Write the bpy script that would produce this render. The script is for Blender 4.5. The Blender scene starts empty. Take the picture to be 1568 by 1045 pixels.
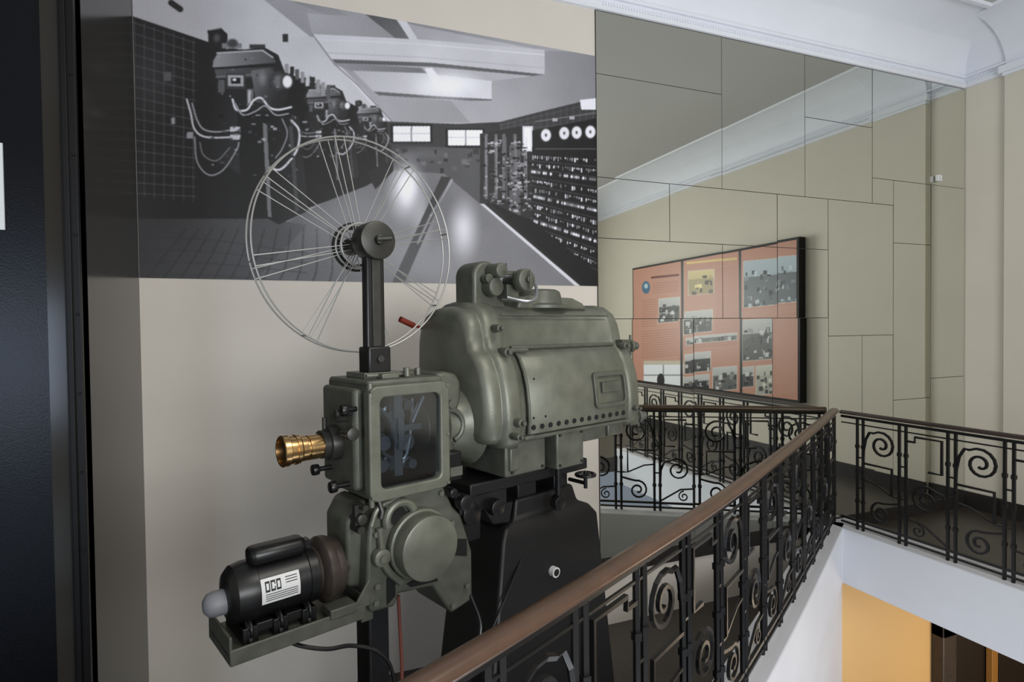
import bpy, bmesh, math, random
import numpy as np
from mathutils import Vector, Matrix
random.seed(4); np.random.seed(4)
scene=bpy.context.scene
# ------------------------------------------------------------ materials
def lin(c):
    c=c/255.0
    return c/12.92 if c<=0.04045 else ((c+0.055)/1.055)**2.4
def mat(name,rgb,rough=.5,metal=0.,noise=0.,nscale=8.,bump=0.,bscale=150.,spec=.5,coat=0.,wear=0.,wcol=(150,148,138)):
    m=bpy.data.materials.new(name); m.use_nodes=True
    nt=m.node_tree; b=nt.nodes['Principled BSDF']
    col=tuple(lin(c) for c in rgb)
    b.inputs['Base Color'].default_value=(*col,1)
    b.inputs['Roughness'].default_value=rough
    b.inputs['Metallic'].default_value=metal
    b.inputs['Specular IOR Level'].default_value=spec
    b.inputs['Coat Weight'].default_value=coat
    tc=nt.nodes.new('ShaderNodeTexCoord')
    if noise>0:
        n=nt.nodes.new('ShaderNodeTexNoise'); n.inputs['Scale'].default_value=nscale
        n.inputs['Detail'].default_value=6
        r=nt.nodes.new('ShaderNodeValToRGB')
        r.color_ramp.elements[0].position=.3; r.color_ramp.elements[1].position=.7
        r.color_ramp.elements[0].color=(*[c*(1-noise) for c in col],1)
        r.color_ramp.elements[1].color=(*[min(1,c*(1+noise)) for c in col],1)
        nt.links.new(tc.outputs['Object'],n.inputs['Vector'])
        nt.links.new(n.outputs['Fac'],r.inputs['Fac'])
        out=r.outputs['Color']
        if wear>0:
            n2=nt.nodes.new('ShaderNodeTexNoise'); n2.inputs['Scale'].default_value=70; n2.inputs['Detail'].default_value=8
            n2.inputs['Roughness'].default_value=.7
            r2=nt.nodes.new('ShaderNodeValToRGB'); r2.color_ramp.elements[0].position=.66; r2.color_ramp.elements[1].position=.72
            r2.color_ramp.elements[0].color=(0,0,0,1); r2.color_ramp.elements[1].color=(wear,wear,wear,1)
            mx=nt.nodes.new('ShaderNodeMixRGB'); mx.inputs[2].default_value=(*[lin(c) for c in wcol],1)
            nt.links.new(tc.outputs['Object'],n2.inputs['Vector']); nt.links.new(n2.outputs['Fac'],r2.inputs['Fac'])
            nt.links.new(r2.outputs['Color'],mx.inputs[0]); nt.links.new(out,mx.inputs[1]); out=mx.outputs[0]
            r3=nt.nodes.new('ShaderNodeMapRange'); r3.inputs[3].default_value=rough-.08; r3.inputs[4].default_value=rough+.14
            nt.links.new(n.outputs['Fac'],r3.inputs[0]); nt.links.new(r3.outputs[0],b.inputs['Roughness'])
        nt.links.new(out,b.inputs['Base Color'])
    if bump>0:
        n=nt.nodes.new('ShaderNodeTexNoise'); n.inputs['Scale'].default_value=bscale
        n.inputs['Detail'].default_value=3
        bp=nt.nodes.new('ShaderNodeBump'); bp.inputs['Strength'].default_value=bump
        bp.inputs['Distance'].default_value=.002
        nt.links.new(tc.outputs['Object'],n.inputs['Vector'])
        nt.links.new(n.outputs['Fac'],bp.inputs['Height'])
        nt.links.new(bp.outputs['Normal'],b.inputs['Normal'])
    return m
def vcol_mat(name,rough=.45):
    m=bpy.data.materials.new(name); m.use_nodes=True
    nt=m.node_tree; b=nt.nodes['Principled BSDF']
    a=nt.nodes.new('ShaderNodeAttribute'); a.attribute_name='print'
    nt.links.new(a.outputs['Color'],b.inputs['Base Color'])
    b.inputs['Roughness'].default_value=rough
    b.inputs['Specular IOR Level'].default_value=.3
    return m
M={}
M['wall']=mat('painted_plaster_beige',(214,207,196),.6,noise=.03,nscale=2,bump=.15,bscale=60)
M['wall2']=mat('painted_plaster_side',(213,206,191),.6,noise=.02,nscale=2)
M['white']=mat('white_plaster',(232,235,242),.6,noise=.02,nscale=3)
M['slab']=mat('slab_plaster',(206,207,212),.6,noise=.03,nscale=3)
M['ceil']=mat('ceiling_paint',(190,189,186),.7)
M['floor']=mat('dark_terrazzo',(62,56,50),.35,noise=.3,nscale=90)
M['mirror']=mat('aged_mirror',(224,226,218),.015,1.)
M['joint']=mat('mirror_backing',(50,45,38),.7)
M['base']=mat('dark_baseboard',(40,36,34),.4)
M['black_door']=mat('black_gloss_paint',(5,7,12),.3,bump=.2,bscale=170,spec=.35)
M['pier']=mat('grey_lacquer',(50,48,44),.16,spec=.32)
M['frame']=mat('dark_frame',(13,12,12),.45,spec=.3)
M['paper']=mat('white_paper',(225,232,232),.6)
M['ham']=mat('hammered_green_grey',(108,110,98),.36,.3,noise=.16,nscale=14,bump=.25,bscale=260,wear=.5)
M['ham2']=mat('green_grey_cast',(92,94,84),.42,.3,noise=.2,nscale=18,bump=.25,bscale=200,wear=.5)
M['hamd']=mat('dark_grey_cast',(58,58,54),.4,.4,noise=.2,nscale=20)
M['blk']=mat('black_enamel',(18,18,19),.35,noise=.2,nscale=20)
M['stand']=mat('black_stand_paint',(14,14,15),.5,noise=.25,nscale=12)
M['brass']=mat('brass',(214,176,122),.25,1.,noise=.1,nscale=30)
M['steel']=mat('steel',(165,168,170),.3,.8)
M['reel']=mat('reel_wire',(172,172,168),.4,.5)
M['hole']=mat('vent_dark',(6,6,6),.8)
M['silver']=mat('label_foil',(222,222,220),.4)
M['ink']=mat('label_ink',(20,20,22),.6)
M['red']=mat('red_handle',(120,45,30),.4)
M['redc']=mat('red_cable',(110,60,50),.5)
M['brown']=mat('brown_flange',(66,58,52),.45,.3,noise=.2,nscale=30)
M['rubber']=mat('grey_cap',(125,126,130),.5)
M['rail']=mat('brown_handrail',(86,64,50),.3,noise=.14,nscale=14,spec=.6)
M['iron']=mat('wrought_iron',(16,15,15),.4,.2,noise=.2,nscale=40)
M['orange']=mat('ochre_wall',(216,176,116),.6)
M['doorl']=mat('dark_wood_door',(30,24,20),.45)
M['wood']=mat('ochre_wood',(150,105,45),.5)
M['glassw']=mat('window_frame_white',(210,210,208),.5)
g=bpy.data.materials.new('door_glass'); g.use_nodes=True; nt=g.node_tree
nt.nodes.remove(nt.nodes['Principled BSDF'])
t=nt.nodes.new('ShaderNodeBsdfTransparent'); t.inputs[0].default_value=(.72,.77,.82,1)
gl=nt.nodes.new('ShaderNodeBsdfGlossy'); gl.inputs['Roughness'].default_value=.1
mx=nt.nodes.new('ShaderNodeMixShader'); mx.inputs[0].default_value=.13
nt.links.new(t.outputs[0],mx.inputs[1]); nt.links.new(gl.outputs[0],mx.inputs[2])
nt.links.new(mx.outputs[0],nt.nodes['Material Output'].inputs[0]); M['glass']=g
# ------------------------------------------------------------ mesh helpers
def obj(name,bm,mats,parent=None,bevel=0.,seg=3,angle=35,smooth=True):
    bmesh.ops.recalc_face_normals(bm,faces=bm.faces)
    me=bpy.data.meshes.new(name); bm.to_mesh(me); bm.free()
    if not isinstance(mats,(list,tuple)): mats=[mats]
    for m in mats: me.materials.append(m)
    if smooth:
        me.polygons.foreach_set('use_smooth',[True]*len(me.polygons))
        me.set_sharp_from_angle(angle=math.radians(angle))
    o=bpy.data.objects.new(name,me); scene.collection.objects.link(o)
    if parent: o.parent=parent
    if bevel>0:
        b=o.modifiers.new('bevel','BEVEL'); b.width=bevel; b.segments=seg
        b.limit_method='ANGLE'; b.angle_limit=math.radians(30)
    return o
def loft(bm,secs,mi=0,cap=True,closed=True):
    rings=[[bm.verts.new(p) for p in s] for s in secs]
    n=len(rings[0])
    for a,b in zip(rings,rings[1:]):
        for i in range(n if closed else n-1):
            j=(i+1)%n
            f=bm.faces.new((a[i],a[j],b[j],b[i])); f.material_index=mi
    if cap and closed:
        f=bm.faces.new(rings[0][::-1]); f.material_index=mi
        f=bm.faces.new(rings[-1]); f.material_index=mi
def box(bm,a,b,mi=0):
    x0,y0,z0=a; x1,y1,z1=b
    loft(bm,[[(x0,y0,z0),(x1,y0,z0),(x1,y1,z0),(x0,y1,z0)],[(x0,y0,z1),(x1,y0,z1),(x1,y1,z1),(x0,y1,z1)]],mi)
def prism(bm,pts,plane,a0,a1,mi=0):
    if plane=='xz': f=lambda p,a:(p[0],a,p[1])
    elif plane=='yz': f=lambda p,a:(a,p[0],p[1])
    else: f=lambda p,a:(p[0],p[1],a)
    loft(bm,[[f(p,a0) for p in pts],[f(p,a1) for p in pts]],mi)
def frame_of(d):
    d=Vector(d).normalized()
    h=Vector((0,0,1)) if abs(d.z)<.9 else Vector((1,0,0))
    u=d.cross(h).normalized(); v=u.cross(d).normalized()
    return d,u,v
def lathe(bm,p0,d,prof,n=32,mi=0):
    d,u,v=frame_of(d); p0=Vector(p0)
    loft(bm,[[p0+d*a+(u*math.cos(2*math.pi*i/n)+v*math.sin(2*math.pi*i/n))*max(r,.0005) for i in range(n)] for a,r in prof],mi)
def cyl(bm,p0,p1,r,r1=None,n=28,mi=0,e=0.):
    p0=Vector(p0);p1=Vector(p1);L=(p1-p0).length; r1=r if r1 is None else r1
    if e>0: prof=[(0,r-e),(e*.3,r-e*.3),(e,r),(L-e,r1),(L-e*.3,r1-e*.3),(L,r1-e)]
    else: prof=[(0,r),(L,r1)]
    lathe(bm,p0,p1-p0,prof,n,mi)
def tube(bm,pts,r,n=6,mi=0,closed=False,ry=None):
    pts=[Vector(p) for p in pts]; N=len(pts); secs=[]
    pu=None
    for i in range(N):
        a=pts[(i-1)%N] if (closed or i>0) else pts[i]
        b=pts[(i+1)%N] if (closed or i<N-1) else pts[i]
        d=(b-a)
        if d.length<1e-9: d=Vector((0,0,1))
        d.normalize()
        if pu is None:
            _,u,v=frame_of(d)
        else:
            u=(pu-d*pu.dot(d))
            if u.length<1e-6: _,u,v=frame_of(d)
            u.normalize()
        v=u.cross(d).normalized(); pu=u
        o=math.pi/4 if n==4 else 0
        secs.append([pts[i]+u*math.cos(2*math.pi*k/n+o)*r+v*math.sin(2*math.pi*k/n+o)*(ry or r) for k in range(n)])
    if closed: secs.append(secs[0]); loft(bm,secs,mi,cap=False)
    else: loft(bm,secs,mi)
def circle(c,r,axis='y',n=32,a0=0,a1=360):
    out=[]
    for i in range(n):
        t=math.radians(a0+(a1-a0)*i/(n if a1-a0==360 else n-1))
        if axis=='y': out.append((c[0]+r*math.cos(t),c[1],c[2]+r*math.sin(t)))
        elif axis=='x': out.append((c[0],c[1]+r*math.cos(t),c[2]+r*math.sin(t)))
        else: out.append((c[0]+r*math.cos(t),c[1]+r*math.sin(t),c[2]))
    return out
def rrect(x0,z0,x1,z1,r,n=6):
    out=[]
    for cx,cz,a in((x1-r,z1-r,0),(x0+r,z1-r,90),(x0+r,z0+r,180),(x1-r,z0+r,270)):
        for i in range(n+1):
            t=math.radians(a+90*i/n); out.append((cx+r*math.cos(t),cz+r*math.sin(t)))
    return out
B=bmesh.new
def simple_box(name,a,b,m,parent=None,bevel=0):
    bm=B(); box(bm,a,b); return obj(name,bm,m,parent,bevel)
def empty(name,loc=(0,0,0),rz=0):
    e=bpy.data.objects.new(name,None); e.location=loc; e.rotation_euler=(0,0,rz)
    e.empty_display_size=.1; scene.collection.objects.link(e); return e
def catmull(P,k=10):
    out=[]; D_=len(P[0])
    Q=[tuple(2*P[0][d]-P[1][d] for d in range(D_))]+list(P)+[tuple(2*P[-1][d]-P[-2][d] for d in range(D_))]
    for i in range(1,len(Q)-2):
        for j in range(k):
            t=j/k
            out.append(tuple(.5*((2*Q[i][d])+(-Q[i-1][d]+Q[i+1][d])*t+(2*Q[i-1][d]-5*Q[i][d]+4*Q[i+1][d]-Q[i+2][d])*t*t+(-Q[i-1][d]+3*Q[i][d]-3*Q[i+1][d]+Q[i+2][d])*t**3) for d in range(D_)))
    out.append(tuple(P[-1])); return out
# ------------------------------------------------------------ camera
EYE=1.58; FPX=890.0; PSI=math.radians(21.4); TILT=math.radians(1.13); RHO=math.radians(.7)
fw=Vector((math.sin(PSI)*math.cos(TILT),math.cos(PSI)*math.cos(TILT),-math.sin(TILT)))
rt=Vector((math.cos(PSI),-math.sin(PSI),0)); up=rt.cross(fw)
up2=up*math.cos(RHO)+rt*math.sin(RHO); rt2=rt*math.cos(RHO)-up*math.sin(RHO)
cam=bpy.data.cameras.new('camera'); co=bpy.data.objects.new('camera',cam); scene.collection.objects.link(co)
mm=Matrix((( rt2.x,up2.x,-fw.x,0),(rt2.y,up2.y,-fw.y,0),(rt2.z,up2.z,-fw.z,EYE),(0,0,0,1)))
co.matrix_world=mm; cam.sensor_width=36; cam.lens=FPX/1568*36; cam.clip_start=.05
scene.camera=co
def measured(X,Y,Z):
    # reference-photo coordinates (1568 wide) of points on a flat print, for drawing its picture
    P=np.stack([X,Y,Z-EYE],-1)
    r=P@np.array(rt2);u=P@np.array(up2);f=P@np.array(fw)
    return 784+FPX*r/f, 522.5-FPX*u/f
# ------------------------------------------------------------ room shell
D=3.25; XR=5.46; ZT=3.645; ZC=3.99; XL=-.642; YP=2.38; ZF=-.34
simple_box('wall_back',(-4.6,D,ZF),(XR+.2,D+.15,4.1),M['wall'])
simple_box('wall_right',(XR,-3.7,-.02),(XR+.15,D,4.1),M['wall2'])
simple_box('wall_rear',(-4.6,-3.75,-.02),(XR+.15,-3.6,4.1),M['wall2'])
simple_box('wall_left',(-4.6,-3.6,-.02),(-4.45,D,4.1),M['wall2'])
simple_box('ceiling',(-4.6,-3.75,ZC),(XR+.15,D+.1,ZC+.12),M['ceil'])
bm=B()
prof=[(0,ZT)]+[(.42*(1-math.cos(math.radians(a))),ZT+(ZC-ZT)*math.sin(math.radians(a))) for a in range(5,91,5)]
secs=[]
for k,(x,y,sx,sy) in enumerate([(XL,D,0,-1),(XR,D,-1,-1),(XR,-3.6,-1,0)]):
    secs.append([(x+sx*o,y+sy*o-.001*(sy!=0),z) for o,z in prof])
loft(bm,secs,0,cap=False,closed=False)
obj('trim_cove',bm,M['white'],angle=50)
bm=B()
for pf in ([(0,ZT-.055),(.018,ZT-.05),(.03,ZT-.03),(.03,ZT-.012),(.018,ZT),(0,ZT+.004)],[(0,ZT+.03),(.02,ZT+.032),(.02,ZT+.048),(0.01,ZT+.055)]):
    loft(bm,[[(x+sx*o,y+sy*o,z) for o,z in pf] for x,y,sx,sy in [(XL,D,0,-1),(XR,D,-1,-1),(XR,-3.6,-1,0)]],0,cap=False,closed=False)
for i in range(170):
    x=1.9+i*.021
    if x<XR-.04: box(bm,(x,D-.036,ZT-.03),(x+.011,D-.02,ZT-.014))
for i in range(150):
    y=D-.05-i*.021
    box(bm,(XR-.036,y-.011,ZT-.03),(XR-.02,y,ZT-.014))
obj('trim_dentil_moulding',bm,M['white'],smooth=False)
bm=B()
loft(bm,[[(x+sx*o,y+sy*o,z) for o,z in [(.42,ZC-.001),(.43,ZC-.02),(.46,ZC-.02),(.47,ZC-.001)]] for x,y,sx,sy in [(XL,D,0,-1),(XR,D,-1,-1),(XR,-3.6,-1,0)]],0,cap=False,closed=False)
obj('trim_ceiling_bead',bm,M['white'],smooth=False)
bm=B(); box(bm,(XR-.035,2.45,0),(XR,2.93,ZT-.05)); obj('trim_pilaster',bm,M['wall2'],smooth=False)
bm=B(); box(bm,(XR-.065,2.42,ZT-.05),(XR,2.96,ZT+.005)); box(bm,(XR-.05,2.44,ZT-.075),(XR,2.94,ZT-.05))
loft(bm,[[(XR-o-.018,y,z-.008) for o,z in prof]+[(XR-o+.02,y,z+.02) for o,z in prof[::-1]] for y in(2.45,2.93)])
obj('trim_pilaster_cap',bm,M['white'],smooth=False)
bm=B(); box(bm,(XR-.02,-3.6,0),(XR,2.43,.14)); box(bm,(XR-.02,2.95,0),(XR,D,.14)); box(bm,(XR-.05,2.44,0),(XR-.035,2.94,.14))
obj('baseboard_right',bm,M['base'])
# ---- mirror panels
bm=B()
box(bm,(1.86,D-.006,.0),(XR-.005,D-.001,ZT-.055),1)
ZM=ZT-.06
pan=[(1.86,3.19,2.85,ZM),(1.86,2.54,2.85,3.19),(2.85,2.54,3.62,ZM),(3.62,3.13,4.33,ZM),(3.62,2.54,4.33,3.13),
(4.33,2.74,5.02,ZM),(5.02,2.74,XR-.005,ZM),(1.86,2.155,2.41,2.54),(2.41,2.155,3.35,2.54),(3.35,2.155,3.855,2.54),
(1.86,1.64,2.85,2.155),(2.85,1.64,3.35,2.155),(3.35,1.64,3.855,2.155),(1.86,.1,2.6,1.64),(2.6,.1,3.3,1.64),(3.3,.1,3.855,1.64),
(3.855,1.5,4.57,2.54),(4.33,2.54,4.57,2.74),(3.855,.1,4.216,1.5),(4.216,.1,4.57,1.5),
(4.57,2.24,5.02,2.74),(4.57,.97,5.02,2.24),(4.57,.1,5.02,.97),(5.02,1.13,XR-.005,2.74),(5.02,.1,XR-.005,1.13)]
for (x0,z0,x1,z1) in pan:
    g_=.0022; ax=random.uniform(-.0024,.0024); az=random.uniform(-.0024,.0024)
    cx,cz=(x0+x1)/2,(z0+z1)/2
    y=D-.011
    def q(x,z,yy): return (x,yy+ax*(x-cx)+az*(z-cz),z)
    x0+=g_;x1-=g_;z0+=g_;z1-=g_
    loft(bm,[[q(x0,z0,y+.004),q(x1,z0,y+.004),q(x1,z1,y+.004),q(x0,z1,y+.004)],[q(x0,z0,y),q(x1,z0,y),q(x1,z1,y),q(x0,z1,y)]],0)
obj('wall_mirror',bm,[M['mirror'],M['joint']],smooth=False)
simple_box('baseboard_back',(1.86,D-.02,0),(XR-.02,D-.0005,.1),M['base'])
bm=B(); box(bm,(5.06,D-.045,2.77),(5.11,D-.018,2.82)); cyl(bm,(5.085,D-.045,2.795),(5.085,D-.055,2.795),.012,n=12)
obj('wall_sensor',bm,M['silver'],bevel=.004)
# ---- left pier and black door
simple_box('wall_pier',(XL-.1,YP+.02,ZF),(XL,D,3.97),M['pier'])
e=empty('door_1')
simple_box('leaf',(-2.6,YP+.03,ZF+.01),(XL-.045,YP+.08,3.9),M['black_door'],e,.004)
bm=B(); box(bm,(XL-.045,YP-.0,ZF+.01),(XL-.0,YP+.08,3.9)); box(bm,(XL-.038,YP-.01,ZF+.01),(XL-.022,YP-.0,3.9))
for i in range(14): cyl(bm,(XL-.01,YP-.0,.3+i*.27),(XL-.01,YP-.006,.3+i*.27),.005,n=8)
obj('jamb',bm,M['frame'],e,.004)
simple_box('wall_left_front',(-4.45,YP+.09,0),(XL-.1,D,3.96),M['wall2'])
simple_box('paper_notice',(-1.08,YP+.022,1.93),(-.852,YP+.028,2.215),M['paper'])
# ---- diagonal path
ctrl=[(-.95,.45),(-.4,.72),(.31,1.08),(.85,1.365),(1.477,1.71),(2.36,2.245),(3.1,2.71),(3.87,3.2)]
diag=catmull(ctrl)
def offs(path,o):
    out=[]
    for i,p in enumerate(path):
        a=path[max(i-1,0)];b=path[min(i+1,len(path)-1)]
        tx,ty=b[0]-a[0],b[1]-a[1];l=math.hypot(tx,ty)
        out.append((p[0]+ty/l*o,p[1]-tx/l*o))
    return out
def strip(bm,path,o0,o1,z0,z1):
    A=offs(path,o0);Bq=offs(path,o1)
    loft(bm,[[(a[0],a[1],z0),(b[0],b[1],z0),(b[0],b[1],z1),(a[0],a[1],z1)] for a,b in zip(A,Bq)])
bm=B()
poly=offs(diag,-.05)
poly=[(p[0],p[1]) for p in poly]+[(3.87,D-.001),(-4.45,D-.001),(-4.45,.3),(-.95,.3)]
prism(bm,poly,'xy',ZF-.12,ZF)
obj('floor',bm,M['floor'],smooth=False)
bm=B(); box(bm,(3.86,.3,-.18),(XR,D-.001,0)); box(bm,(-4.45,-3.6,-.18),(XR,.3,0))
obj('floor_landing',bm,M['floor'],smooth=False)
bm=B(); strip(bm,diag,.07,-.12,-.32,.09); strip(bm,diag,.05,-.05,-3.2,-.32)
box(bm,(3.80,.25,-.32),(4.02,3.249,.09)); box(bm,(4.02,.25,-.32),(XR+1,3.249,-.19))
obj('trim_slab_edge',bm,M['slab'],bevel=.006)
# lower storey
bm=B(); box(bm,(3.5,D,-3.3),(9,D+.15,ZF-.001)); obj('wall_lower',bm,M['orange'])
simple_box('floor_lower',(-1,-1,-3.4),(9,D,-3.3),M['floor'])
simple_box('wall_lower_side',(8.2,-1,-3.3),(8.3,D,-.2),M['orange'])
e=empty('door_2')
bm=B(); box(bm,(5.2,D-.06,-3.3),(6.9,D-.005,-1.02)); obj('leaf',bm,M['doorl'],e)
bm=B(); box(bm,(5.05,D-.10,-3.3),(5.22,D-.0,-.90)); box(bm,(5.05,D-.10,-1.04),(7.0,D,-.90)); obj('frame',bm,M['brown'],e,.008)
bm=B(); box(bm,(5.66,D-.12,-3.3),(5.74,D-.07,-1.2)); obj('wood_strip',bm,M['wood'],e,.004)

# ------------------------------------------------------------ railings
def path_eval(path):
    L=[0]
    for a,b in zip(path,path[1:]): L.append(L[-1]+math.hypot(b[0]-a[0],b[1]-a[1]))
    def f(u):
        u=max(0,min(L[-1],u))
        for i in range(len(path)-1):
            if u<=L[i+1]+1e-9:
                t=(u-L[i])/(L[i+1]-L[i]); a,b=path[i],path[i+1]
                return (a[0]+(b[0]-a[0])*t,a[1]+(b[1]-a[1])*t)
        return path[-1]
    return f,L[-1]
def spiral(cx,cz,r,turns,a0,dirn,n=26,rend=.18):
    out=[]
    for i in range(n):
        t=i/(n-1); rr=r*(1-(1-rend)*t); a=math.radians(a0+dirn*360*turns*t)
        out.append((cx+rr*math.cos(a),cz+rr*math.sin(a)))
    return out
def railing(name,path,first=.06,module=.31,rail_r=(.032,.021),railmat='rail'):
    root=empty(name)
    f,L=path_eval(path)
    bm=B()
    def T(pts,r=.0075,n=4):
        tube(bm,[(*f(u),z) for u,z in pts],r,n)
    gap=.045
    u=first; k=0
    n=int(L/.06)
    for z,r in((.905,.012),(.155,.011),(.118,.009)):
        T([(L*i/n,z) for i in range(n+1)],r)
    T([(L*i/n,.86) for i in range(n+1)],.006)
    while u<L-.05:
        for uu in(u,u+gap):
            if uu<L:
                T([(uu,.09),(uu,.90)],.0105)
                for zz in(.30,.52,.70): T([(uu,zz-.012),(uu,zz+.012)],.0155)
        T([(u,.40),(u+gap,.40)],.007); T([(u,.62),(u+gap,.62)],.007)
        a=u+gap; w=module-gap; R=.0098
        if a+w<L+.02:
            if k%2==0:
                pts=[(0,.60),(.004,.68),(.02,.76),(.05,.815)]+spiral(w*.52,.735,.098,1.7,128,-1)
                T([(a+x,z) for x,z in pts],R)
                T([(a+x,z) for x,z in [(.0,.585),(w*.80,.585),(w*.80,.40),(w,.40)]],R)
                pts=[(w,.36),(w*.8,.345)]+spiral(w*.5,.255,.08,1.6,75,1)
                T([(a+x,z) for x,z in pts],R)
                T([(a+x,z) for x,z in [(0,.47),(w*.3,.46),(w*.55,.43),(w*.8,.40)]],.007)
            else:
                T([(a+x,z) for x,z in [(0,.80),(w*.22,.80),(w*.22,.835),(w*.86,.835),(w*.86,.62),(w*.55,.62)]],R)
                pts=[(w,.30),(w*.98,.42),(w*.88,.49)]+spiral(w*.48,.43,.095,1.7,48,1)
                T([(a+x,z) for x,z in pts],R)
                T([(a+x,z) for x,z in [(0,.28),(w*.4,.27),(w*.7,.22),(w,.17)]],.008)
                T([(a+x,z) for x,z in spiral(w*.3,.215,.045,1.4,90,-1,16)],.007)
        u+=module; k+=1
    obj('ironwork',bm,M['iron'],root,smooth=False)
    bm=B()
    n2=max(2,int(L/.08))
    secs=[]
    for i in range(n2+1):
        u=L*i/n2; p=f(u); a=f(max(0,u-.05)); b=f(min(L,u+.05))
        tx,ty=b[0]-a[0],b[1]-a[1]; l=math.hypot(tx,ty); nx,ny=ty/l,-tx/l
        sec=[]
        for j in range(16):
            t=2*math.pi*j/16
            sec.append((p[0]+nx*rail_r[0]*math.cos(t),p[1]+ny*rail_r[0]*math.cos(t),.935+rail_r[1]*math.sin(t)))
        secs.append(sec)
    loft(bm,secs)
    obj('handrail',bm,M[railmat],root,angle=60)
    return root
railing('balcony_railing',diag[::-1],first=.0)
M['rail2']=mat('dark_handrail',(50,38,32),.35)
railing('balcony_railing',[(3.87,3.14),(3.87,.4)],first=.13,rail_r=(.024,.014),railmat='rail2')
# ------------------------------------------------------------ painting helper for prints
class Paint:
    def __init__(s,px,py,base):
        s.x=px.ravel(); s.y=py.ravel(); s.c=np.tile(np.array(base,float),(s.x.size,1))
    def col(s,v): 
        return np.array(v if isinstance(v,(tuple,list)) else (v,v,v),float)
    def put(s,idx,v,v2=None,p0=None,p1=None,al=1.):
        c=s.col(v)
        if v2 is not None:
            d=np.array(p1,float)-np.array(p0,float); t=((s.x[idx]-p0[0])*d[0]+(s.y[idx]-p0[1])*d[1])/(d@d)
            t=np.clip(t,0,1)[:,None]; c=c*(1-t)+s.col(v2)*t
        a=al if np.isscalar(al) else al[:,None]
        s.c[idx]=s.c[idx]*(1-a)+c*a
    def poly(s,P,v,v2=None,p0=None,p1=None,al=1.):
        P=np.array(P,float); x0,y0=P.min(0);x1,y1=P.max(0)
        idx=np.nonzero((s.x>=x0)&(s.x<=x1)&(s.y>=y0)&(s.y<=y1))[0]
        if idx.size==0: return
        x=s.x[idx];y=s.y[idx]; ins=np.zeros(idx.size,bool)
        for (xa,ya),(xb,yb) in zip(P,np.roll(P,-1,0)):
            if ya==yb: continue
            ins^=((ya>y)!=(yb>y))&(x<(xb-xa)*(y-ya)/(yb-ya)+xa)
        s.put(idx[ins],v,v2,p0,p1,al)
    def rect(s,x0,y0,x1,y1,v,**k): s.poly([(x0,y0),(x1,y0),(x1,y1),(x0,y1)],v,**k)
    def ell(s,cx,cy,rx,ry,v,soft=.1,al=1.):
        idx=np.nonzero((abs(s.x-cx)<rx*1.2)&(abs(s.y-cy)<ry*1.2))[0]
        if idx.size==0: return
        d=np.sqrt(((s.x[idx]-cx)/rx)**2+((s.y[idx]-cy)/ry)**2)
        a=np.clip((1-d)/max(soft,1e-3),0,1); a=a*a*(3-2*a) if soft>.5 else a
        s.put(idx,v,al=a*al)
    def line(s,P,w,v,al=1.):
        for (xa,ya),(xb,yb) in zip(P,P[1:]):
            idx=np.nonzero((s.x>min(xa,xb)-w)&(s.x<max(xa,xb)+w)&(s.y>min(ya,yb)-w)&(s.y<max(ya,yb)+w))[0]
            if idx.size==0: continue
            dx,dy=xb-xa,yb-ya; L2=dx*dx+dy*dy+1e-9
            t=np.clip(((s.x[idx]-xa)*dx+(s.y[idx]-ya)*dy)/L2,0,1)
            d=np.hypot(s.x[idx]-xa-t*dx,s.y[idx]-ya-t*dy)
            s.put(idx,v,al=np.clip((w/2+.5-d),0,1)*al)
    def hose(s,P,w,v,al=1.):
        Q=catmull(P,5); s.line(Q,w+1.5,30,al*.8); s.line(Q,w,v,al)
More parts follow.
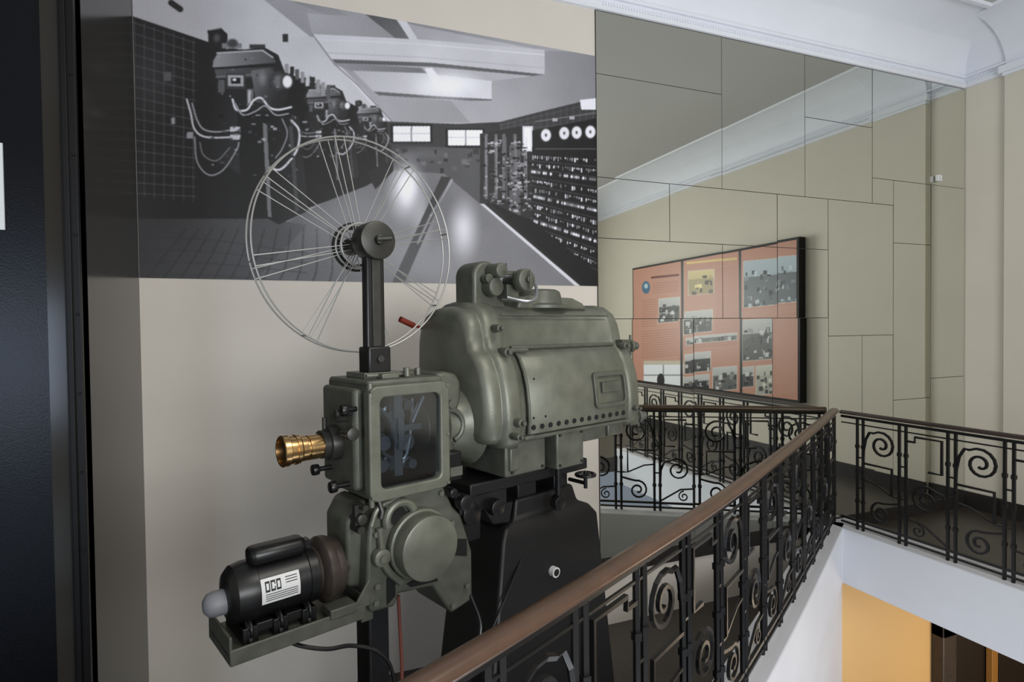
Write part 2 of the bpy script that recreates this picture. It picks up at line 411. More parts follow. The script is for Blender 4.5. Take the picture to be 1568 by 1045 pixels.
def print_mesh(name,pos,paint,nx,nz,m,parent=None,grain=3,blur=1,mottle=0):
    me=bpy.data.meshes.new(name)
    idx=np.arange(nx*nz).reshape(nz,nx)
    q=np.stack([idx[:-1,:-1],idx[:-1,1:],idx[1:,1:],idx[1:,:-1]],-1).reshape(-1,4)
    me.vertices.add(nx*nz); me.vertices.foreach_set('co',pos.astype(np.float32).ravel())
    me.loops.add(q.size); me.loops.foreach_set('vertex_index',q.ravel().astype(np.int32))
    me.polygons.add(len(q)); me.polygons.foreach_set('loop_start',np.arange(0,q.size,4,dtype=np.int32))
    me.polygons.foreach_set('loop_total',np.full(len(q),4,dtype=np.int32))
    me.update(calc_edges=True)
    c=paint.c.reshape(nz,nx,3)
    if mottle:
        for sc,am in((90,1.),(40,.7)):
            a=np.random.normal(0,1,(nz//sc+2,nx//sc+2))
            yy=np.linspace(0,a.shape[0]-1.001,nz); xx=np.linspace(0,a.shape[1]-1.001,nx)
            yi=yy.astype(int); xi=xx.astype(int); fy=(yy-yi)[:,None]; fx=(xx-xi)[None,:]
            fy=fy*fy*(3-2*fy); fx=fx*fx*(3-2*fx)
            v=a[yi][:,xi]*(1-fy)*(1-fx)+a[yi+1][:,xi]*fy*(1-fx)+a[yi][:,xi+1]*(1-fy)*fx+a[yi+1][:,xi+1]*fy*fx
            c=c+(v*mottle*am)[...,None]*(c.mean(-1,keepdims=True)/255+.25)
    for _ in range(blur):
        P_=np.pad(c,((1,1),(0,0),(0,0)),'edge'); c=(P_[:-2]+2*P_[1:-1]+P_[2:])/4
        P_=np.pad(c,((0,0),(1,1),(0,0)),'edge'); c=(P_[:,:-2]+2*P_[:,1:-1]+P_[:,2:])/4
    c=c.reshape(-1,3)+np.random.normal(0,grain,(nx*nz,1)); c=np.clip(c,0,255)/255
    l=np.where(c<=.04045,c/12.92,((c+.055)/1.055)**2.4)
    a=me.color_attributes.new('print','FLOAT_COLOR','POINT')
    a.data.foreach_set('color',np.concatenate([l,np.ones((l.shape[0],1))],1).astype(np.float32).ravel())
    me.materials.append(m)
    o=bpy.data.objects.new(name,me); scene.collection.objects.link(o)
    if parent: o.parent=parent
    return o
# ---------------- mural
nx,nz=1050,610
gx,gz=np.meshgrid(np.linspace(XL+.002,1.86,nx),np.linspace(1.85,3.30,nz))
gy=np.full_like(gx,D-.004)
px,py=measured(gx,gy,gz)
p=Paint(px,py,(165,165,165))
U=random.uniform
# upper left wall and ceiling
p.poly([(190,-80),(420,-80),(490,50),(600,187),(500,150),(203,60)],178,222,(203,0),(520,140))
p.poly([(380,-20),(930,80),(930,160),(750,190),(600,187),(560,140),(480,60)],158,188,(480,40),(700,180))
p.poly([(395,-20),(455,-20),(640,84),(590,60)],130,172,(400,0),(600,70))
p.poly([(300,-60),(900,60),(915,90),(836,78),(640,40),(480,-10)],128,170,(480,0),(880,90))
p.poly([(470,20),(606,30),(640,84),(520,60),(478,52)],176,148,(480,30),(620,60))
p.poly([(560,22),(606,28),(650,88),(640,86)],92,120,(570,25),(640,80))
p.poly([(606,28),(622,32),(655,84),(644,86)],218)
p.poly([(478,52),(640,60),(834,76),(834,114),(660,96),(490,90)],222,200,(480,60),(830,100))
p.line([(484,60),(640,67),(834,84)],1.2,235); p.line([(487,80),(650,88),(832,104)],1,178)
p.poly([(490,90),(660,96),(834,114),(834,118),(660,102),(500,96)],100)
p.poly([(505,96),(645,104),(668,128),(560,118)],158,114,(505,96),(668,120))
p.poly([(540,108),(650,112),(753,124),(753,152),(665,147),(572,140)],225,194,(680,125),(550,115))
p.poly([(650,104),(662,104),(685,135),(668,140)],238)
p.poly([(572,140),(665,147),(753,152),(753,156),(665,151),(580,146)],105)
p.ell(688,130,70,32,253,soft=1,al=.95)
p.poly([(753,124),(834,114),(834,78),(930,80),(930,150),(765,188),(700,188),(690,154),(753,154)],176,136,(760,150),(915,110))
p.poly([(585,146),(690,154),(720,188),(600,187)],176,155,(585,150),(720,180))
p.poly([(420,60),(478,56),(590,185),(500,140),(430,95)],208)
p.line([(478,52),(512,98),(548,130),(600,186)],1.5,120)
# far wall
p.poly([(590,186),(700,190),(765,187),(840,168),(930,146),(930,460),(880,436),(735,312),(680,268),(590,262)],56,42,(600,200),(900,300))
p.rect(598,190,662,219,15); p.rect(602,193,659,217,252); p.rect(629,193,631,217,140); p.rect(602,204,659,205,190)
p.rect(682,197,742,226,15); p.rect(686,199,739,223,250); p.rect(712,199,714,223,140); p.rect(686,210,739,211,190)
p.poly([(600,222),(735,228),(735,312),(680,268),(600,262)],62,82,(600,222),(640,265))
p.ell(640,236,60,14,120,soft=1,al=.5)
for i in range(30):
    x=U(602,730); y=U(226,258); p.rect(x,y,x+U(2,9),y+U(2,8),random.choice([35,50,95,110]))
p.poly([(765,188),(930,146),(930,204),(765,208)],60)
for i in range(17):
    x=768+i*10; p.line([(x,190-(x-765)*.25),(x,208)],1,105,al=.6)
for k in range(3): p.line([(765,192+k*5),(925,155+k*14)],1,105,al=.6)
# switch racks
p.poly([(735,205),(815,190),(815,350),(735,305)],42)
for x in(742,757,769,786,802): p.rect(x,205,x+5,305,135,al=.7)
p.rect(780,222,797,335,105,al=.8); p.rect(800,193,816,232,228); p.rect(803,196,813,229,252)
for i in range(190):
    x=U(738,812);y=U(212,322); 
    if y<305+(x-735)*.5: p.rect(x,y,x+U(1.5,8),y+U(1.5,4),random.choice([150,190,95,15,20]))
for x in(744,760,775,790,806): p.line([(x,210),(x+1,U(285,310))],1,190,al=.6)
p.poly([(815,200),(930,178),(930,445),(880,420),(815,352)],30,20,(815,200),(930,300))
for x,y in((836,207),(864,204),(883,203),(904,202)): 
    p.ell(x,y,9.5,11.5,110,soft=.2); p.ell(x,y,8,10,240,soft=.15); p.ell(x,y,2,3,90,soft=.3)
p.poly([(888,153),(914,150),(914,168),(890,168)],240); p.line([(820,186),(920,172)],1.2,130); p.line([(820,228),(920,228)],1.2,120)
for (x,y) in((846,181),(872,178)): p.rect(x,y,x+8,y+5,180)
for r in range(11):
    for k in range(30):
        x=815+k*3.55; y=238+r*12.5+(x-815)*(.06+.033*r)
        if y>350+(x-815)*.8: continue
        if random.random()<.75:
            v=random.choice([235,205,160,120]); w=U(1.2,3.2)
            if r%3==2: p.ell(x,y,2.4,3,v,soft=.3)
            else: p.rect(x,y,x+w,y+U(2,7),v)
    p.line([(812,246+r*12.5),(920,256+r*16)],1,100,al=.8)
for x in(838,862,888): p.line([(x,235),(x+1,410)],1,12)
# floor
p.poly([(590,260),(680,266),(735,312),(885,440),(200,440),(200,300),(430,345)],86,126,(300,330),(720,420))
p.poly([(203,300),(430,338),(470,345),(380,440),(200,440)],50,82,(210,320),(400,430))
for i in range(12): p.hose([(215+i*26,440),(245+i*24,400+i*1),(285+i*20,350)],1,54,al=.45)
for i in range(4): p.line([(205,360+i*20),(330,368+i*18),(470,388+i*15)],1.2,44,al=.6)
p.ell(560,330,140,90,138,soft=1,al=.75); p.ell(640,400,140,70,155,soft=1,al=.7)
p.ell(622,290,38,68,250,soft=1,al=1.); p.ell(625,285,20,38,255,soft=.9,al=.9); p.ell(710,352,32,64,240,soft=1,al=.95); p.ell(645,330,24,66,195,soft=1,al=.7)
p.poly([(676,270),(690,272),(620,432),(600,434)],48,84,(684,272),(610,430)); p.line([(692,276),(660,330),(640,372)],4,190,al=.6)
p.poly([(735,312),(741,312),(891,440),(883,440)],222)
p.poly([(745,308),(815,338),(930,430),(930,440),(893,440)],20); p.poly([(741,312),(747,312),(899,440),(891,440)],30)
# left tiled wall
p.poly([(195,22),(330,68),(480,128),(592,188),(602,262),(560,285),(430,335),(200,335)],42,20,(210,100),(420,250))
for i in range(17):
    a=i/16; p.line([(203,34+a*262),(300,66+a*235)],1.2,112,al=.65)
for i in range(7):
    x=206+i*15; p.line([(x,30+(x-203)*.33),(x,300+(x-203)*.1)],1.2,112,al=.65)
p.ell(230,120,60,100,90,soft=1,al=.3)
p.line([(262,4),(276,14)],9,45); p.rect(433,52,441,64,50); p.rect(250,110,262,124,90); p.rect(262,180,268,190,150)
def proj_print(x,y,s):
    q=lambda P:[(x+a*s,y+b*s) for a,b in P]
    R=lambda a,b,c,d,v,**k: p.rect(x+a*s,y+b*s,x+c*s,y+d*s,v,**k)
    E=lambda a,b,c,d,v,**k: p.ell(x+a*s,y+b*s,c*s,d*s,v,**k)
    # pedestal and lower mechanism
    p.poly(q([(-62,20),(-20,25),(-14,150),(-62,120)]),30,45,(x-60*s,y),(x-10*s,y))
    p.poly(q([(18,60),(76,60),(90,205),(45,226),(16,210)]),20,40,(x+18*s,y),(x+90*s,y))
    p.poly(q([(20,70),(27,72),(34,215),(28,214)]),120); p.poly(q([(60,75),(66,75),(76,205),(70,208)]),70)
    # hood
    p.poly(q([(-66,-16),(-58,-34),(-30,-44),(-8,-42),(22,-46),(44,-34),(54,-8),(60,28),(46,56),(2,50),(-48,22)]),36)
    p.poly(q([(-56,-24),(-48,-38),(22,-42),(40,-26),(40,-22),(-56,-14)]),150,80,(x-50*s,y),(x+40*s,y))
    p.line(q([(-50,-37),(20,-41),(36,-30)]),1.6*s+.4,205); p.line(q([(-56,-14),(38,-18)]),1.4,20)
    p.poly(q([(-54,-12),(36,-16),(42,0),(-50,2)]),88,56,(x-50*s,y),(x+40*s,y)); p.line(q([(-52,0),(8,-4)]),1.2,150)
    p.poly(q([(2,-10),(30,-14),(44,-2),(52,30),(40,46),(10,38)]),110,40,(x+5*s,y),(x+48*s,y+20*s)); E(20,2,10,18,150,soft=1,al=.7)
    R(-36,-6,-6,18,60); R(-33,-3,-9,14,175); R(-28,1,-14,10,25); R(-26,2,-20,6,240)
    R(-48,4,-38,24,95); R(-4,18,6,44,110); R(-2,20,2,40,190)
    # magazine, stack
    p.poly(q([(-64,-72),(-44,-76),(-34,-66),(-34,-48),(-62,-44)]),38); E(-50,-60,8,10,85,soft=.8); p.line(q([(-62,-72),(-44,-75)]),1.3,180)
    R(-42,-52,-12,-44,130); E(-26,-52,10,8,70,soft=.4); R(0,-50,24,-44,60)
    # lens and lamp
    E(44,6,15,17,60,soft=.2); E(44,6,10,12,110,soft=.5); E(57,7,11,13,60,soft=.2); E(58,7,8.5,11,248,soft=.3); 
    # white cables
    p.hose(q([(-26,34),(-20,50),(-4,50),(6,36),(18,32),(30,46),(44,50),(64,46)]),3.2*s,235)
    p.hose(q([(-22,40),(-10,58),(10,52),(24,44),(40,58),(60,56)]),2*s,190)
    p.hose(q([(-96,34),(-90,55),(-84,80),(-66,92),(-22,92)]),2.8*s,215)
    p.hose(q([(-88,40),(-80,66),(-70,80),(-50,84),(-22,80)]),2.2*s,180)
    p.hose(q([(-84,92),(-80,130),(-62,150),(-40,142),(-20,112),(-16,100)]),2*s,170)
    p.hose(q([(-76,100),(-70,120),(-50,128),(-30,108)]),1.6*s,140)
    R(-30,76,-14,84,200); R(-30,88,-14,96,200); R(-96,84,-86,94,150)
    p.hose(q([(64,66),(76,82),(74,108),(62,128),(46,142),(30,138)]),3.4*s,225); p.hose(q([(50,64),(58,86),(50,110),(40,124)]),2*s,160)
    for i in range(70): 
        a=U(-62,82);b=U(54,150); w=U(1.5,8); R(a,b,a+w,b+U(1,5),random.choice([150,100,190,60,15,15,75]),al=.85)
    for i in range(26):
        a=U(-55,50);b=U(-38,44); R(a,b,a+U(1,5),b+U(1,3),random.choice([180,20,130,20]),al=.8)
proj_print(567,180,.36); proj_print(500,158,.55); proj_print(382,118,1.0)
for i in range(9):
    p.rect(436+i*8,98+i*4,442+i*8,112+i*5,random.choice([40,150,90,200]))
p.poly([(560,262),(602,246),(602,262),(575,290)],30)
p.c[:,2]*=1.04
pos=np.stack([gx,gy,gz],-1)
print_mesh('wall_mural_photograph',pos,p,nx,nz,vcol_mat('mural_print',.45),blur=2,grain=3,mottle=3)
# ---------------- information board on right wall (visible in the mirror)
e=empty('information_board')
Y0,Y1,Z0,Z1=1.59,-1.70,.74,2.54
simple_box('frame',(XR-.11,Y1-.03,Z0-.03),(XR-.012,Y0+.03,Z1+.03),M['frame'],e,.004)
nx,nz=760,420
gy,gz=np.meshgrid(np.linspace(Y0,Y1,nx),np.linspace(Z0,Z1,nz)); gx=np.full_like(gy,XR-.113)
px,py=measured(gx,2*D-gy,gz)
p=Paint(px,py,(200,148,128))
def ph(x0,y0,x1,y1,base=90,n=14,tint=(1,1,1)):
    s=-.09; Q=lambda a,b,c,d:[(a,b+s*(a-x0)),(c,b+s*(c-x0)),(c,d+s*(c-x0)),(a,d+s*(a-x0))]
    T_=lambda v: tuple(min(255,v*k) for k in tint)
    p.poly(Q(x0-.8,y0-.8,x1+.8,y1+.8),(225,220,210)); p.poly(Q(x0,y0,x1,y1),T_(base)); p.poly(Q(x0,y0,x1,y0+(y1-y0)*.35),T_(200),T_(150),(x0,y0),(x0,y1))
    for i in range(int(n*1.8)):
        a=U(x0,x1-3);b=U(y0+(y1-y0)*.2,y1-3); v=random.choice([30,50,70,110,150,225])
        p.poly(Q(a,b,min(x1,a+U(2,7)),min(y1,b+U(2,8))),T_(v),al=.85)
def tx(x0,y0,x1,y1,v=(120,74,62),st=3.6,s=-.09):
    y=y0
    while y<y1:
        x=x0
        while x<x1-1:
            w=min(U(1.5,5),x1-x); p.line([(x,y+s*(x-x0)),(x+w,y+s*(x+w-x0))],.7,v,al=.5); x+=w+1.3
        y+=st
def bar(x0,x1,y,w,v): p.line([(x0,y),(x1,y-.1*(x1-x0))],w,v)
p.ell(987,440,6.5,10,(60,110,140)); p.ell(987,438,3,4,(190,210,215))
bar(996,1036,425,3,(100,45,35)); tx(998,434,1036,452); tx(982,460,1003,502); ph(1007,458,1038,494,70); tx(982,508,1038,548)
p.rect(985,552,1046,597,(242,245,250)); p.rect(985,552,1046,558,(205,195,175)); p.rect(985,573,1046,575,(150,150,155)); p.rect(1014,558,1016,597,(150,150,155)); p.ell(1011,582,6,11,(40,38,40))  # bright window reflection with dark silhouette, painted into the board's print colours
bar(1050,1126,403,3.5,(235,205,130)); ph(1052,416,1090,452,150,12,(1.12,1.02,.72)); tx(1094,412,1128,520,(150,90,72)); ph(1046,478,1088,512,70,18); tx(1046,524,1126,538); ph(1050,518,1126,528,110,8); ph(1048,543,1086,572,40,8); ph(1046,578,1084,604,50,8); ph(1090,565,1126,600,100,12)
ph(1138,400,1222,470,110,34,(.93,1,1.05)); ph(1135,492,1180,554,90,24); tx(1186,488,1226,604,(225,200,182)); ph(1134,564,1152,594,80,6); ph(1156,562,1180,606,170,8,(1.05,1.05,.98)); tx(1134,478,1226,486,(230,200,180))
for xx in(1042,1132): p.line([(xx,340),(xx+1,640)],3.5,15)
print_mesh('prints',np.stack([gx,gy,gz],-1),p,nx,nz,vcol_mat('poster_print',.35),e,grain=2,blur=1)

# ------------------------------------------------------------ film projector
PR=empty('film_projector',(.229,1.79,0),math.radians(20))
def part(name,bm,m,bevel=0,**k): return obj(name,bm,m,PR,bevel,**k)
# lamphouse
prof=[(-.02,1.165),(-.06,1.172),(-.077,1.195),(-.085,1.25),(-.083,1.31),(-.075,1.37),(-.058,1.43),(-.035,1.475),(-.01,1.50),(.012,1.515),(.022,1.56),(.033,1.605),(.055,1.645),(.09,1.668),(.14,1.678),(.22,1.68),(.28,1.672),(.33,1.65),(.362,1.61),(.378,1.55),(.382,1.46),(.384,1.37),(.384,1.28),(.374,1.20),(.35,1.172),(.32,1.165)]
def sec(s,k,dz=0):
    cy,cz=.15,1.42
    return [(s,cy+(y-cy)*k,cz+(z-cz)*k+dz) for y,z in prof]
bm=B(); loft(bm,[sec(.405,.82),sec(.410,.88),sec(.422,.93),sec(.44,.955),sec(.462,.965),sec(.47,.955),sec(.474,.965),sec(.480,1.01),sec(.492,1.035),sec(.51,1.042),sec(.535,1.042),sec(.55,1.03),sec(.557,.99),sec(1.17,.99),sec(1.175,1.015),sec(1.19,1.025),sec(1.215,1.025),sec(1.235,1.0),sec(1.252,.95),sec(1.262,.86)])
part('lamphouse_body',bm,M['ham'],angle=50)
ns=[(1.205,-.080),(1.25,-.085),(1.31,-.083),(1.37,-.075),(1.43,-.058),(1.475,-.035),(1.495,-.015)]
bm=B()
loft(bm,[[(s,y-.012-e_,z) for z,y in ns]+[(s,y+.01,z) for z,y in ns[::-1]] for s,e_ in((.585,-.006),(.592,0),(1.15,0),(1.157,-.006))])
part('lamphouse_door',bm,M['ham'],angle=50)
bm=B(); tube(bm,[(.575,-.004,1.512),(1.165,-.004,1.512)],.009,10); box(bm,(.58,-.095,1.186),(1.16,-.06,1.198))
tube(bm,[(.58,y-.012,z) for z,y in ns],.007,8)
tube(bm,[(.56,.028,1.635),(1.17,.028,1.635)],.004,6)
part('lamphouse_trim',bm,M['ham2'],.002)
bm=B()
for i in range(13): 
    s=.60+i*.043; cyl(bm,(s,-.075,1.228),(s,-.0985,1.228),.0095,n=14)
for s in(.60,.66,1.12): cyl(bm,(s,-.075,1.262),(s,-.0975,1.262),.005,n=10)
cyl(bm,(.62,-.075,1.40),(.62,-.081,1.40),.004,n=8)
part('vent_holes',bm,M['hole'])
bm=B()
o1=rrect(.93,1.262,1.135,1.405,.022); i1=rrect(.948,1.28,1.117,1.387,.014)
def yat(z): 
    for (z0,y0),(z1,y1) in zip(ns,ns[1:]):
        if z<=z1: return y0+(y1-y0)*(z-z0)/(z1-z0)
    return ns[-1][1]
A=[bm.verts.new((s,yat(z)-.013,z)) for s,z in o1];Bv=[bm.verts.new((s,yat(z)-.026,z)) for s,z in o1]
C=[bm.verts.new((s,yat(z)-.026,z)) for s,z in i1];Dv=[bm.verts.new((s,yat(z)-.0135,z)) for s,z in i1]
n=len(o1)
for i in range(n):
    j=(i+1)%n
    bm.faces.new((A[i],A[j],Bv[j],Bv[i]));bm.faces.new((Bv[i],Bv[j],C[j],C[i]));bm.faces.new((C[i],C[j],Dv[j],Dv[i]))
box(bm,(.975,-.105,1.322),(1.09,-.085,1.365))
part('door_handle',bm,M['ham2'],.003)
bm=B()
for s,y,z,r in((.52,-.02,1.50,.016),(.515,.015,1.585,.014),(.52,-.09,1.255,.016),(1.195,-.02,1.505,.014),(.5,-.1,1.21,.012),(1.195,-.08,1.24,.012)):
    cyl(bm,(s,y+.01,z),(s,y-.035,z),r,n=16,e=.004); cyl(bm,(s,y-.035,z),(s,y-.05,z),r*.55,n=12)
cyl(bm,(.54,-.035,1.505),(.63,-.035,1.505),.008,n=10); cyl(bm,(.60,-.1,1.195),(.55,-.1,1.195),.008,n=10)
for z,y in((1.50,-.01),(1.19,-.05)):
    cyl(bm,(1.24,y,z),(1.32,y,z),.011,n=14); cyl(bm,(1.27,y,z),(1.29,y,z),.028,n=20,e=.004); cyl(bm,(1.305,y,z),(1.325,y,z),.018,n=16,e=.004)
    box(bm,(1.20,y-.02,z-.03),(1.255,y+.02,z+.03)); cyl(bm,(1.28,y,z-.045),(1.28,y,z+.05),.006,n=8)
part('lamphouse_knobs',bm,M['ham2'],.002)
bm=B(); box(bm,(.50,-.055,1.055),(.70,.32,1.175)); box(bm,(.73,-.085,1.05),(.88,.3,1.20)); box(bm,(.88,-.05,1.125),(1.06,.3,1.18)); box(bm,(1.06,-.06,1.13),(1.16,.1,1.18))
box(bm,(.515,-.065,1.075),(.56,-.05,1.16))
part('lamphouse_base',bm,M['ham2'],.01)
bm=B()
for s,z in((.745,1.065),(.865,1.065),(.745,1.18),(.865,1.18)): cyl(bm,(s,-.08,z),(s,-.09,z),.006,n=8)
for s in(.53,.68): cyl(bm,(s,-.05,1.07),(s,-.062,1.07),.006,n=8)
part('base_screws',bm,M['hamd'])
bm=B()
arch=[(.49,1.66),(.49,1.78)]+[(.555+.065*math.cos(math.radians(a)),1.78+.06*math.sin(math.radians(a))) for a in range(170,9,-16)]+[(.62,1.78),(.63,1.70),(.66,1.66)]
prism(bm,arch,'xz',.10,.22); part('lamp_bracket',bm,M['ham2'],.012)
bm=B(); lathe(bm,(.86,.15,1.665),(0,0,1),[(0,.13),(.012,.13),(.02,.105),(.055,.10),(.07,.095),(.078,.08)],40); part('chimney_collar',bm,M['ham2'],angle=40)
bm=B(); prism(bm,[(.68,1.66),(.69,1.70),(.75,1.715),(1.0,1.71),(1.06,1.69),(1.09,1.66)],'xz',.07,.24); part('chimney_saddle',bm,M['ham'],.012)
bm=B(); cyl(bm,(.65,.02,1.765),(.65,-.02,1.765),.042,n=28,e=.006); cyl(bm,(.65,.10,1.765),(.65,.02,1.765),.022)
cyl(bm,(.65,-.02,1.765),(.65,-.035,1.765),.012); cyl(bm,(.57,.10,1.80),(.57,.03,1.80),.028,n=20,e=.005); cyl(bm,(.56,.10,1.74),(.56,.05,1.74),.035,n=20,e=.005)
box(bm,(.57,.03,1.785),(.65,.05,1.80)); box(bm,(.60,.04,1.70),(.66,.10,1.75)); cyl(bm,(.65,-.035,1.80),(.65,-.035,1.73),.004,n=8)
cyl(bm,(.60,.06,1.80),(.60,.06,1.83),.014,n=14); cyl(bm,(.535,.09,1.77),(.535,.06,1.77),.018,n=14)
part('focus_drive',bm,M['ham2'],.002)
bm=B(); tube(bm,catmull([(.60,.04,1.70),(.66,.0,1.685),(.71,.0,1.70),(.74,.03,1.75),(.73,.05,1.78)],5),.007,8); part('drive_cable',bm,M['steel'])
bm=B(); lathe(bm,(.25,.13,1.245),(1,0,0),[(0,.085),(.02,.095),(.07,.10),(.075,.11),(.10,.112),(.13,.115),(.17,.14),(.2,.16)],40); part('light_cone',bm,M['ham'],angle=40)
bm=B(); prism(bm,[(.27,1.10),(.27,1.435),(.31,1.44),(.355,1.43),(.375,1.40),(.375,1.34),(.36,1.30),(.34,1.12)],'xz',.03,.25); part('head_rear_housing',bm,M['ham2'],.014)
bm=B(); box(bm,(.285,-.01,1.07),(.345,.06,1.17)); part('shutter_box',bm,M['blk'],.008)
bm=B(); tube(bm,circle((.315,.02,1.255),.055,'y',24,-70,110),.010,8); cyl(bm,(.315,.03,1.33),(.315,-.0,1.33),.014,n=14); box(bm,(.29,-.018,1.09),(.34,-.008,1.12)); part('shutter_lever',bm,M['ham2'])
bm=B(); cyl(bm,(.40,.16,1.16),(.40,.10,1.16),.05,n=24,e=.006);cyl(bm,(.42,.0,1.32),(.42,-.03,1.32),.012,n=14); part('front_boss',bm,M['ham2'])
bm=B(); tube(bm,[(.44,.35,1.585),(.39,.35,1.60),(.37,.35,1.603)],.006,8); tube(bm,[(.385,.35,1.60),(.325,.35,1.625)],.012,12); part('striker_handle',bm,M['red'])
# head shell
bm=B()
box(bm,(0,.25,1.07),(.275,.275,1.425)); box(bm,(0,.0,1.405),(.275,.27,1.43)); box(bm,(0,.0,1.065),(.275,.27,1.085))
box(bm,(.0,.0,1.07),(.02,.27,1.425)); box(bm,(.255,.0,1.07),(.275,.27,1.425))
part('head_case',bm,M['ham2'],.009)
bm=B(); prism(bm,rrect(-.028,1.09,.01,1.405,.014),'xz',.03,.262); part('head_front_bulge',bm,M['ham2'],.014)
def ring_frame(bm,o1,i1,y0,y1):
    n=len(o1)
    R=[[bm.verts.new((s,y,z)) for s,z in P] for P,y in((o1,y0),(o1,y1),(i1,y1),(i1,y0))]
    for a,b in((0,1),(1,2),(2,3),(3,0)):
        for i in range(n):
            j=(i+1)%n; bm.faces.new((R[a][i],R[a][j],R[b][j],R[b][i]))
bm=B(); ring_frame(bm,rrect(-.012,1.065,.278,1.415,.03),rrect(.026,1.10,.242,1.38,.022),.0,-.036); part('head_door_frame',bm,M['ham'],.006)
bm=B(); box(bm,(.024,-.022,1.096),(.244,-.018,1.384)); part('head_door_glass',bm,M['glass'])
bm=B()
for s,z,r,l in((.07,1.32,.028,.1),(.14,1.30,.04,.12),(.20,1.33,.022,.1),(.09,1.22,.03,.13),(.18,1.21,.034,.12),(.10,1.14,.026,.1),(.20,1.135,.02,.12)):
    cyl(bm,(s,.25,z),(s,.25-l-.04,z),r*.5,n=16); cyl(bm,(s,.25-l,z),(s,.25-l-.03,z),r,n=24,e=.003); cyl(bm,(s,.25-l-.05,z),(s,.25-l-.06,z),r*.8,n=24)
    for k in range(8):
        a=k*math.pi/4; cyl(bm,(s+r*.6*math.cos(a),.25-l-.03,z+r*.6*math.sin(a)),(s+r*.6*math.cos(a),.25-l-.05,z+r*.6*math.sin(a)),.003,n=6)
box(bm,(.12,.05,1.11),(.15,.25,1.38)); box(bm,(.05,.10,1.25),(.11,.25,1.28)); box(bm,(.155,.06,1.25),(.23,.10,1.27)); box(bm,(.125,.03,1.20),(.145,.06,1.30))
tube(bm,catmull([(.07,.10,1.35),(.12,.08,1.25),(.09,.07,1.19),(.16,.06,1.16),(.20,.08,1.25),(.22,.1,1.35)],4),.006,6)
tube(bm,[(.04,.05,1.36),(.10,.04,1.30),(.12,.04,1.22)],.008,8); tube(bm,[(.23,.05,1.36),(.18,.04,1.28)],.008,8)
part('film_gears',bm,M['steel'])
bm=B(); box(bm,(.02,.235,1.085),(.255,.249,1.405)); part('head_interior_back',bm,M['hamd'])
# lens
bm=B(); cyl(bm,(-.015,.15,1.228),(-.065,.15,1.228),.055,n=32,e=.006); cyl(bm,(-.06,.15,1.228),(-.085,.15,1.228),.044,n=32)
cyl(bm,(-.05,.06,1.27),(-.05,.0,1.275),.012,n=12);cyl(bm,(-.05,.01,1.275),(-.05,-.01,1.276),.02,n=16,e=.003)
cyl(bm,(-.02,.08,1.31),(-.07,.07,1.315),.010,n=12); cyl(bm,(-.065,.16,1.275),(-.065,.16,1.31),.008,n=8)
cyl(bm,(-.02,.05,1.33),(-.075,.05,1.332),.006,n=8); cyl(bm,(-.07,.05,1.332),(-.08,.05,1.332),.014,n=12)
part('lens_holder',bm,M['hamd'])
bm=B(); lathe(bm,(-.08,.15,1.224),(-1,0,0),[(0,.038),(.045,.038),(.046,.034),(.052,.034),(.053,.039),(.070,.040),(.075,.045),(.086,.046),(.088,.043),(.105,.044),(.108,.048),(.124,.048),(.126,.045),(.1261,.039),(.09,.035)],40)
part('lens_barrel',bm,M['brass'],angle=30)
bm=B(); cyl(bm,(-.178,.15,1.224),(-.186,.15,1.224),.038,n=32,e=.003); part('lens_glass',bm,M['hole'])
bm=B()
for (s,y,z,l) in((-.02,.07,1.11,.05),(-.02,.20,1.14,.05),(-.02,.03,1.345,.03)):
    cyl(bm,(s,y,z),(s-l,y,z),.008,n=10); cyl(bm,(s-l,y,z),(s-l-.022,y,z),.018,n=18,e=.004)
part('head_knobs',bm,M['blk'])
bm=B(); box(bm,(.07,.03,1.43),(.13,.10,1.445)); cyl(bm,(.17,.05,1.43),(.17,.05,1.46),.012,n=12); cyl(bm,(.23,.08,1.43),(.23,.08,1.455),.01,n=12)
box(bm,(.03,.07,1.43),(.17,.2,1.448)); cyl(bm,(.03,.06,1.44),(.20,.06,1.44),.006,n=8)
for s,z in((-.003,1.08),(-.003,1.40),(.27,1.08),(.27,1.40),(.27,1.24)): cyl(bm,(s,-.03,z),(s,-.04,z),.006,n=8)
cyl(bm,(.0,-.02,1.05),(.0,-.02,1.09),.009,n=10); cyl(bm,(.0,-.02,1.38),(.0,-.02,1.425),.009,n=10)
part('head_top_fittings',bm,M['ham'],.002)
# soundhead
bm=B()
sp=[(0,.985),(.025,1.045),(.06,1.068),(.27,1.068),(.31,.985),(.345,.945),(.39,.81),(.39,.64),(.30,.62),(.285,.64),(.225,.735),(.10,.75),(.085,.715),(.0,.72),(-.012,.80)]
prism(bm,sp,'xz',.0,.21); part('soundhead_case',bm,M['ham2'],.01)
bm=B(); prism(bm,[(-.05,.80),(-.05,1.0),(-.02,1.05),(.02,1.06),(.02,.78)],'xz',.05,.2); part('soundhead_front',bm,M['ham2'],.012)
bm=B(); cyl(bm,(.167,.0,.90),(.167,-.085,.90),.103,n=56,e=.008); cyl(bm,(.167,.0,.90),(.167,-.03,.90),.112,n=56,e=.006)
part('flywheel_cover',bm,M['ham'],angle=30)
bm=B(); 
arc=[(x,0,z) for x,_,z in circle((.10,0,.995),.05,'y',14,20,200)]
tube(bm,[(x,-.015,z) for x,_,z in arc],.014,10)
cyl(bm,(.03,.0,.89),(.03,-.03,.89),.028,n=24,e=.006); cyl(bm,(.03,-.03,.89),(.03,-.036,.89),.012,n=16)
tube(bm,catmull([(.03,-.01,.98),(.045,-.012,.86),(.10,-.012,.79)],5),.012,8)
tube(bm,catmull([(.005,-.004,.99),(.03,-.006,1.04),(.10,-.006,1.055)],5),.009,8)
